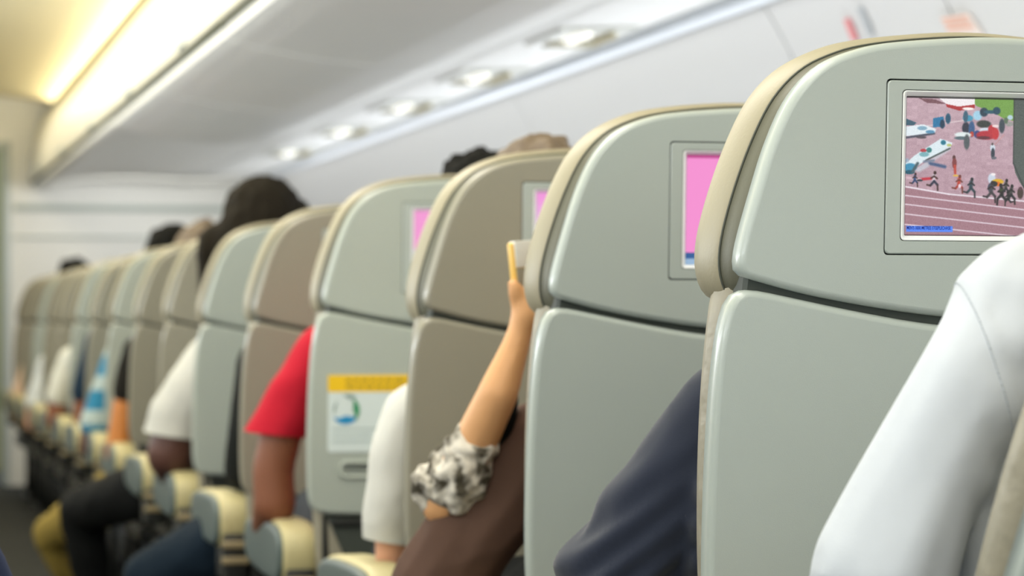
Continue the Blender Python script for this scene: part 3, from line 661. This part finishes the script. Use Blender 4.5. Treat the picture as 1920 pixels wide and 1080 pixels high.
SHIRT = [None]; PY = {0: 1.665, 100: 2.30}; PX = {100: -.205}
def lerp(a, b, t): return Vector(a)*(1-t)+Vector(b)*t
def person(k, label, skin_m, shirt_m, pants_m, hair_m, larm, sleeve, head=(0, 0), top=1.30, hx=0, vox=.012, hair='short', knee=None, pw=1.0, fold=None, torso_w=.19, wristL=None, cat='person', lhand=None, cut=None, svox=None, extra=None, side=1):
    """larm: shoulder, points down the arm ... wrist, as (Vector, radius); sleeve: same for the cloth"""
    gy = PY[k] if k in PY else ROWS[k][0]; sxk = PX.get(k, XC)
    root = empty('person', (sxk, gy+.30, .455))
    pv = root.location.copy(); O = Vector((sxk+hx, gy, 0))
    hip = Vector((sxk, gy+.32, .55)); neck = O+Vector((head[0]*.4, .245, top-.285)); che = lerp(hip, neck, .62)
    hc = Vector((O.x+head[0], gy+.26+head[1], top-.115))
    B = Blob()
    # trunk
    for t in np.linspace(0, 1, 9):
        c = lerp(hip, neck-Vector((0, 0, .06)), t); wd = np.interp(t, [0, .3, .6, .85, 1], [.165, .145, .17, .165, .10])*torso_w/.19; B.ball(c, (wd, np.interp(t, [0, .3, .7, 1], [.11, .10, .11, .075]), .07))
    B.path([neck-Vector((0, 0, .05)), lerp(neck, hc, .5)], [.058, .052])
    # head: skull, jaw, nose, ears, brow
    B.ball(hc+Vector((0, 0, .015)), (.076, .094, .098)); B.ball(hc+Vector((0, .03, -.055)), (.055, .062, .055)); B.ball(hc+Vector((0, .098, -.02)), (.011, .018, .016)); B.ball(hc+Vector((0, .088, .0)), (.009, .014, .025))
    B.ball(hc+Vector((0, .082, -.058)), (.026, .014, .008)); B.ball(hc+Vector((0, .078, .022)), (.048, .018, .012))
    for sx in (-1, 1): B.ball(hc+Vector((sx*.078, -.004, -.012)), (.010, .019, .030))
    # arms
    la = [p for p, _ in larm]; B.path(la, [r for _, r in larm])
    rs = neck+Vector((side*.17*torso_w/.19, .0, -.075)); re = rs+Vector((side*.05, .05, -.27)); rw = re+Vector((side*-.09, .22, .0))
    B.path([rs, lerp(rs, re, .5), re, lerp(re, rw, .6), rw], [.055, .045, .04, .034, .026])
    ls = la[0]; B.path([ls, neck+Vector((side*-.06, 0, -.07))], [larm[0][1]*.95, .06])
    hand(B, rw, Vector((side*-.25, .9, -.1)), -side)
    if lhand: lhand(B)
    else:
        d = (la[-1]-la[-2]).normalized(); hand(B, la[-1], d, side)
    # legs
    ks = sorted(ROWS); nx = ROWS.get(k+1, (gy+.8,))[0]-gy; th_ = min(.42, nx-.32-.09)
    legs = []
    for sx in (-1, 1):
        h = hip+Vector((sx*.09, 0, -.01)); kn = hip+Vector((sx*.12, th_, .0)); an = Vector((kn.x, kn.y-.02, .10))
        if sx < 0 and knee is not None: kn = knee.copy(); an = Vector((lerp(kn, hip, .12).x, kn.y+.03, .10))
        B.path([h, lerp(h, kn, .5), kn, lerp(kn, an, .35), an], [.085, .075, .055, .052, .034]); B.path([an, an+Vector((0, .12, -.055))], [.034, .03]); legs.append((h, kn, an))
    B.build('body', skin_m, root, vox, pvt=pv)
    # eyes
    for sx in (-1, 1):
        bm = bmesh.new(); bmesh.ops.create_uvsphere(bm, u_segments=10, v_segments=6, radius=.011, matrix=Matrix.Translation(hc+Vector((sx*.031, .079, .0))-pv)); from_bm('eye', bm, mat('eye_white', srgb(225, 220, 214), .2), root)
    # shirt: trunk and sleeves
    S = Blob(); g = .012
    for t in np.linspace(0, 1, 10):
        c = lerp(hip-Vector((0, 0, .02)), neck-Vector((0, 0, .055)), t); wd = np.interp(t, [0, .3, .6, .85, 1], [.175, .165, .185, .175, .11])*torso_w/.19+g; S.ball(c, (wd, np.interp(t, [0, .3, .7, 1], [.12, .115, .12, .08])+g*.5, .075))
    sl = [p for p, _ in sleeve]; S.path(sl, [r for _, r in sleeve]); S.path([sl[0], neck+Vector((side*-.06, 0, -.07))], [sleeve[0][1]*.97, .068])
    S.path([rs, lerp(rs, re, .5), lerp(re, rs, .1)], [.068, .058, .054])
    if extra: extra(S)
    SHIRT[0] = S.build('shirt', shirt_m, root, svox or vox*.9, sm=16 if svox else 8, fn=fold, pvt=pv, cut=cut)
    T = Blob(); T.ball(hip+Vector((0, 0, -.015)), (.18, .13, .08))
    for h, kn, an in legs: T.path([h, lerp(h, kn, .5), kn, lerp(kn, an, .4), an+Vector((0, 0, .02))], [.10*pw, .092*pw, .072*pw, .066*pw, .056*pw])
    T.build('trousers', pants_m, root, vox, fn=folds(.006, 9, seed=3), pvt=pv)
    for h, kn, an in legs:
        Z = Blob(); Z.path([an+Vector((0, -.02, -.06)), an+Vector((0, .06, -.06)), an+Vector((0, .17, -.065))], [.037, .036, .030]); Z.build('shoe', M_black, root, .010, pvt=pv)
    if hair:
        Hh = Blob()
        if hair == 'short':
            Hh.ball(hc+Vector((0, -.012, .026)), (.086, .098, .100)); Hh.ball(hc+Vector((0, -.05, -.01)), (.076, .062, .075)); fn = folds(.010, 40, seed=2, ridged=False)
        elif hair == 'curly':
            Hh.ball(hc+Vector((0, -.012, .03)), (.094, .102, .100)); Hh.ball(hc+Vector((0, -.05, -.01)), (.084, .062, .08)); fn = folds(.016, 34, seed=9, ridged=False)
        else:   # long
            for p, r in hair(hc): Hh.ball(p, r)
            fn = folds(.008, 30, (1.2, 1.2, .25), 6)
        Hh.build('hair', hair_m, root, max(.008, vox*.8), sm=3, fn=fn, pvt=pv)
    tag(root, label, cat, 'seated passengers')
    return root, hc, legs
black_hair = mat('hair_black', srgb(12, 12, 9), .75, .8, 260, .3, 60, bdist=.004, spec=.15)
dark_hair = mat('hair_dark_brown', srgb(30, 25, 16), .75, .8, 260, .35, 60, bdist=.004, spec=.15)
brown_hair = mat('hair_brown', srgb(112, 96, 78), .5, .8, 260, .35, 60, bdist=.004)
SKa = skin('skin_light', srgb(222, 168, 118)); SKb = skin('skin_brown', srgb(134, 84, 60)); SKc = skin('skin_dark', srgb(90, 60, 52)); SKd = skin('skin_tan', srgb(196, 124, 60)); SKe = skin('skin_pale', srgb(226, 170, 140))
PT_n = cloth('trousers_navy', srgb(14, 30, 44)); PT_k = cloth('trousers_black', srgb(12, 14, 15)); PT_y = cloth('trousers_khaki', srgb(150, 130, 66)); PT_g = cloth('trousers_grey', srgb(60, 64, 70))

# --- seat 0: white shirt, arm hanging into the aisle, nearest the camera
D0 = 2.02
SEAM = (P(1832, 628, D0), (P(1905, 590, D0)-P(1745, 905, D0)).normalized(), (P(1985, 480, D0)-P(1800, 535, D0)).normalized())
def f0(co):
    ax = SEAM[1]; e1 = ax.orthogonal().normalized(); e2 = ax.cross(e1)
    q = np.stack([co @ np.array(e1)*11, co @ np.array(e2)*11, co @ np.array(ax)*2.6], 1)
    a = np.array([.0038*noise.noise(Vector(v))+.0034*noise.noise(Vector(v)*2.6) for v in q]); b = 0
    dd = (co-np.array(SEAM[0])) @ np.array(SEAM[1]); near = np.linalg.norm(co-np.array(SEAM[0]), axis=1) < .16
    dd = (co-np.array(SEAM[0])) @ np.array(SEAM[2]); g = .0012*np.exp(-((dd-.006)/.005)**2)*near
    # loose gathers under the arm
    c = np.array(P(1830, 820, D0+.05)); d = np.linalg.norm(co-c, axis=1)
    w_ = np.array([noise.noise(Vector((v[0]*16, v[1]*16, v[2]*30))) for v in co])
    return a+b+.003+g+.024*w_*np.exp(-(d/.11)**2)/(1+np.exp(-(co[:, 0]-P(1822, 820, D0).x)/.004))
arm0 = [(P(1925, 605, D0+.02), .042), (P(1822, 770, D0), .036), (P(1720, 910, D0), .034), (P(1658, 1080, D0), .035), (P(1640, 1230, D0+.05), .034), (P(1690, 1235, D0+.22), .028)]
slv0 = [(P(1930, 592, D0+.02), .058), (P(1824, 722, D0), .0455), (P(1724, 905, D0), .0455), (P(1655, 1075, D0), .054), (P(1625, 1225, D0+.05), .056), (P(1680, 1240, D0+.16), .045)]
p0, hc0, _ = person(0, 'person in a crisp white long-sleeved shirt leaning out at the right of the picture', SKb, cloth('white_shirt', srgb(196, 202, 210), rough=.8, sheen=.0), PT_g, black_hair, arm0, slv0, top=1.345, vox=.009, svox=.0045, fold=f0, torso_w=.235,
    extra=lambda S: (S.path([P(1858, 690, D0+.03), P(1835, 760, D0+.02), P(1850, 850, D0+.03), P(1832, 940, D0+.02), P(1846, 1090, D0+.03)], [.016, .013, .016, .012, .017]), S.path([P(1875, 700, D0+.01), P(1862, 800, D0), P(1850, 900, D0+.01)], [.014, .010, .012])))
shm = SHIRT[0]; b_ = bmesh.new(); b_.from_mesh(shm.data); o_ = Vector(p0.location)
q_ = bmesh.ops.bisect_plane(b_, geom=list(b_.verts)+list(b_.edges)+list(b_.faces), dist=1e-6, plane_co=SEAM[0]-o_, plane_no=SEAM[2])
es_ = [e for e in q_['geom_cut'] if isinstance(e, bmesh.types.BMEdge) and ((e.verts[0].co+e.verts[1].co)/2-(SEAM[0]-o_)).length < .105]
bm = bmesh.new()
for n_, e in enumerate(es_):
    if (e.verts[0].co-e.verts[1].co).length > 1e-5: tube(bm, [e.verts[0].co, e.verts[1].co], .0007, 5)
b_.free(); from_bm('armhole_seam', bm, mat('seam_thread', srgb(176, 184, 192), .8), shm)
# --- seat 1: navy sweater
D1 = 2.76
arm1 = [(P(1375, 790, D1), .045), (P(1290, 905, D1), .043), (P(1185, 1090, D1), .042), (P(1140, 1230, D1+.05), .036), (P(1180, 1235, D1+.24), .028)]
slv1 = [(P(1372, 776, D1), .056), (P(1290, 890, D1), .057), (P(1225, 990, D1), .060), (P(1155, 1110, D1), .066), (P(1125, 1230, D1+.05), .058), (P(1170, 1235, D1+.2), .042)]
def f1(co):
    a = folds(.006, 8, (1, 1, .8), 21)(co)
    # creases gathering at the bent elbow
    c = P(1110, 1060, D1); d = np.linalg.norm(co-np.array(c), axis=1); u = (co[:, 2]+co[:, 0]*-.8)*190
    return a+.0050*np.sin(u)*np.exp(-(d/.10)**2)+.002
person(1, 'person in a dark navy sweater with an arm bent beyond the nearest large seat', SKb, cloth('navy_sweater', srgb(40, 46, 62), rough=.95, sheen=.25), PT_n, black_hair, arm1, slv1, top=1.19, vox=.0075, svox=.0055, fold=f1, torso_w=.235)
# --- seat 2: raised forearm with phone
D2 = 3.42
wr2 = P(978, 612, D2)
arm2 = [(P(1020, 860, D2+.12), .038), (P(915, 965, D2+.1), .034), (P(832, 945, D2+.06), .031), (P(893, 825, D2+.03), .030), (P(935, 735, D2), .027), (P(965, 655, D2), .0195), (wr2, .0165)]
slv2 = [(P(1008, 830, D2+.09), .060), (P(930, 948, D2+.085), .064), (P(878, 1012, D2+.08), .066), (P(828, 1098, D2+.09), .070), (P(800, 1180, D2+.12), .07)]
def hand2(B):
    # palm half hidden by the seat edge, thumb laid up along the phone's edge, four fingers wrapped round its back
    B.path([wr2, P(985, 590, D2), P(986, 565, D2)], [.0175, .020, .0175])
    B.path([P(1000, 585, D2), P(1004, 556, D2)], [.018, .017])
    B.path([P(980, 585, D2), P(972, 562, D2-.004), P(967, 545, D2-.010), P(963, 534, D2-.012)], [.0145, .0125, .0115, .0095])
    for i, (z, ln) in enumerate(((0, 1.0), (-14, 1.08), (-28, 1.0), (-41, .84))):
        b0 = P(1006, 548+z*.0, D2+.012)
        y = 520-z*-1.0 if False else 548+z
        B.path([P(1006, 566+z*.35, D2+.006), P(1004, y-4, D2+.026), P(1004-22*ln, y-6, D2+.030), P(1000-32*ln, y-5, D2+.012)], [.0095, .0085, .0078, .0066])
person(2, 'person in a brown jacket holding a phone up in a raised hand', SKa, cloth('brown_jacket', srgb(92, 70, 60)), PT_k, dark_hair, arm2, slv2, top=1.17, vox=.0050, fold=folds(.006, 9, seed=31), torso_w=.20, lhand=hand2)
pr2 = [o for o in bpy.data.objects if o.name.startswith('person') and o.type == 'EMPTY'][-1]
cuff = Blob(); cuff.path([P(886, 838, D2+.03), P(862, 866, D2+.045), P(840, 890, D2+.055)], [.031, .036, .030]); cuff.path([P(838, 900, D2+.05), P(812, 905, D2+.05), P(800, 922, D2+.055)], [.026, .026, .018]); cuff.path([P(846, 915, D2+.05), P(885, 890, D2+.06)], [.034, .032]); cuff.path([P(868, 880, D2+.03), P(862, 912, D2+.035)], [.034, .034]); cuff.path([P(832, 932, D2+.058), P(850, 945, D2+.06)], [.030, .026])
cuff.build('gathered_sleeve', printed('printed_cloth'), pr2, .004, sm=3, fn=folds(.011, 34, (1, 1, 1), 8), pvt=pr2.location)['label'] = 'grey and white printed sleeve gathered at the elbow'
strap = Blob(); strap.path([P(958, 745, D2+.06), P(948, 800, D2+.055), P(925, 860, D2+.06), P(890, 900, D2+.06)], [.012, .014, .013, .010]); strap.build('black_strap', PT_k, pr2, .005, pvt=pr2.location)
# phone
ph = empty('phone', P(978, 500, D2)); A = P(966, 545, D2-.002); Bt = P(957, 455, D2-.002)
ax = (Bt-A).normalized(); wx = Vector((.86, .50, .05)); wx = (wx-ax*wx.dot(ax)).normalized(); th = ax.cross(wx).normalized()
Mx = Matrix((wx, th, ax)).transposed().to_4x4(); Mx.translation = (A+Bt)/2+wx*.030; H_ = (Bt-A).length
ph.matrix_world = Mx
bm = bmesh.new(); box(bm, -.034, .034, -.0060, .0050, -H_/2-.012, H_/2, .0040); from_bm('phone_case', bm, mat('phone_case_gold', srgb(232, 190, 96), .35), ph)
bm = bmesh.new(); box(bm, -.030, .031, -.0074, .0030, H_/2-.033, H_/2+.0012, .0010); from_bm('camera_panel', bm, mat('phone_white', srgb(236, 236, 232), .3), ph)
bm = bmesh.new(); box(bm, -.030, .031, -.0070, -.0055, -H_/2-.008, H_/2-.034, .0006); from_bm('back_panel', bm, mat('phone_grey', srgb(150, 146, 132), .4), ph)
bm = bmesh.new(); box(bm, -.031, .031, .0045, .0058, -H_/2-.006, H_/2-.004, .0005); from_bm('display', bm, mat('phone_glass', srgb(30, 32, 36), .08), ph)
tag(ph, 'phone in a gold case with white upper panel held up in a raised hand', 'phone')
# --- seat 3: white long sleeve
D3 = 4.12
arm3 = [(P(770, 800, D3), .042), (P(745, 900, D3), .040), (P(738, 1030, D3+.02), .031), (P(736, 1085, D3+.04), .029), (P(742, 1130, D3+.12), .026)]
slv3 = [(P(778, 780, D3), .052), (P(745, 850, D3), .048), (P(733, 930, D3), .044), (P(726, 1010, D3+.01), .042), (P(724, 1060, D3+.01), .040)]
person(3, 'person with brown hair whose loose white sleeve hangs beside the placarded seat', SKe, cloth('white_blouse', srgb(214, 214, 208)), PT_g, brown_hair, arm3, slv3, top=1.236, hx=-.02, vox=.009, cut=[(P(705, 1012, D3), (P(724, 1060, D3)-P(740, 960, D3)).normalized())], fold=folds(.004, 9, seed=41))
# --- seat 4: red T-shirt
D4 = 5.02
arm4 = [(P(605, 690, D4), .05), (P(530, 800, D4), .043), (P(512, 880, D4), .042), (P(515, 945, D4), .043), (P(500, 985, D4+.14), .032), (P(520, 985, D4+.26), .026)]
slv4 = [(P(610, 662, D4), .060), (P(568, 725, D4), .056), (P(532, 785, D4), .057), (P(500, 850, D4), .060)]
person(4, 'person in a bright red T-shirt, bare brown arm on the aisle armrest', SKb, cloth('red_tshirt', srgb(186, 28, 48)), PT_g, black_hair, arm4, slv4, head=(.105, .0), top=1.270, vox=.010, cut=[(P(505, 812, D4), (P(507, 850, D4)-P(514, 785, D4)).normalized())], fold=folds(.004, 9, seed=51), hair='curly')
# --- seat 5: dark clothes, navy knee in the aisle
kn5 = P(284, 1088, 6.0)
y5 = 5.74
arm5 = [(Vector((.83, y5, .86)), .045), (Vector((.81, y5, .72)), .042), (Vector((.80, y5+.03, .63)), .038), (Vector((.85, y5+.22, .61)), .028)]
person(5, 'person in black with a navy trouser knee pushed out into the aisle', SKc, cloth('black_top', srgb(26, 28, 26)), PT_n, black_hair, arm5, [(p, r+.012) for p, r in arm5[:3]], top=1.17, vox=.012, knee=kn5, pw=1.0)
# --- seat 6: white T-shirt, long dark hair
D6 = 6.62
arm6 = [(P(405, 700, D6), .055), (P(340, 790, D6), .060), (P(318, 850, D6), .062), (P(330, 885, D6+.08), .050), (P(360, 885, D6+.28), .03)]
slv6 = [(P(405, 680, D6), .080), (P(368, 735, D6), .078), (P(335, 785, D6), .078), (P(312, 860, D6), .078)]
def hair6(hc):
    o = [(hc+Vector((-.01, -.02, .035)), (.105, .11, .105)), (hc+Vector((-.03, -.05, -.02)), (.10, .08, .11)), (hc+Vector((.055, -.03, .0)), (.07, .08, .09))]
    a = hc+Vector((-.075, -.04, -.02)); b = P(392, 470, D6+.0); c = P(385, 590, D6-.02)
    for t in np.linspace(0, 1, 8): o.append((lerp(a, b, t), (.05-.018*t, .05, .06)))
    for t in np.linspace(0, 1, 8): o.append((lerp(b, c, t), (.030-.012*t, .03, .05)))
    return o
person(6, 'person with big long dark hair in a white T-shirt, upper arm out in the aisle', SKc, cloth('white_tshirt', srgb(200, 200, 194)), PT_g, dark_hair, arm6, slv6, head=(-.035, .02), top=1.295, hx=-.03, vox=.012, cut=[(P(315, 815, D6), (P(300, 870, D6)-P(310, 800, D6)).normalized())], fold=folds(.008, 8, seed=61), hair=hair6, torso_w=.21)
# --- farther rows
def far(k, D, sh, hem, elb, rs_, rh, re_, label, sk, shirt, pants, hairm, hair='short', head=(0, 0), top=1.16, knee=None, hx=0, pw=1):
    s, h, e = P(*sh, D), P(*hem, D), P(*elb, D); w_ = e+Vector((.04, .24, .0))
    larm = [(s, rs_*.8), (h, rh*.85), (e, re_), (lerp(e, w_, .5), re_*.8), (w_, .026)]
    sl_ = [(s, rs_), (lerp(s, h, .5), (rs_+rh)/2), (h, rh)]
    person(k, label, sk, shirt, pants, hairm, larm, sl_, head=head, top=top, vox=.015, fold=folds(.006, 8, seed=k*7), hair=hair, knee=knee, hx=hx, pw=pw)
far(7, 7.42, (335, 690), (335, 760), (340, 850), .05, .045, .038, 'person mostly hidden, black trouser knee out in the aisle', SKc, cloth('dark_top', srgb(34, 36, 34)), PT_k, black_hair, knee=P(152, 955, 8.0), pw=1.0)
far(8, 8.22, (262, 655), (240, 735), (222, 850), .055, .052, .046, 'person in a black top with a bare tan arm in the aisle', SKd, cloth('black_sleeve', srgb(28, 26, 22)), PT_y, brown_hair, top=1.255, knee=P(100, 1000, 8.9), head=(-.02, 0), hair='curly')
far(9, 9.02, (222, 660), (186, 795), (176, 835), .045, .070, .056, 'person in a blue and white striped short-sleeved shirt', SKc, stripes('blue_stripes', srgb(40, 124, 162), srgb(170, 186, 186), 2.7), PT_g, black_hair, top=1.272, hx=-.035, hair='curly')
far(10, 9.80, (188, 640), (162, 735), (155, 790), .06, .060, .040, 'person in a plain navy sleeve just beyond the striped shirt', SKb, cloth('navy_sleeve', srgb(30, 48, 66)), PT_k, black_hair)
far(11, 10.62, (130, 672), (108, 745), (104, 790), .05, .050, .042, 'person in a pale sleeve with a brown forearm, far along the line', SKb, cloth('pale_sleeve', srgb(214, 214, 204)), PT_n, dark_hair)
far(13, 12.22, (92, 680), (68, 755), (62, 795), .055, .055, .042, 'person in a bright white sleeve, far along the line', SKe, cloth('bright_sleeve', srgb(226, 232, 236)), PT_n, dark_hair)
far(15, 13.82, (62, 680), (36, 745), (32, 775), .055, .05, .04, 'person in a peach sleeve, farthest of the passengers leaning out', SKe, cloth('peach_sleeve', srgb(238, 208, 184)), PT_k, black_hair, top=1.27, hair='curly')

# --- across the aisle: only a navy elbow reaches the picture's lower left corner
sl_ = dup(SEATS[2]); sl_.location = (PX[100], PY[100]+.03, 0); sl_.name = 'airline_seat'
tag(sl_, 'airline seat across the aisle, under the navy elbow at the lower left corner', 'seat', 'airline seats across the aisle')
el = P(-62, 1120, 2.82); shd = Vector((-.02, 2.58, .93)); wrs = el+Vector((-.10, .22, .0))
person(100, 'person across the aisle, only a navy elbow at the lower left corner', SKb, cloth('navy_jacket', srgb(52, 62, 92)), PT_g, black_hair,
       [(shd, .045), (lerp(shd, el, .5), .042), (el, .040), (lerp(el, wrs, .6), .034), (wrs, .026)], [(shd, .058), (lerp(shd, el, .5), .054), (el, .054), (lerp(el, wrs, .7), .044)], top=1.24, vox=.012, side=-1, fold=folds(.005, 8, seed=77))
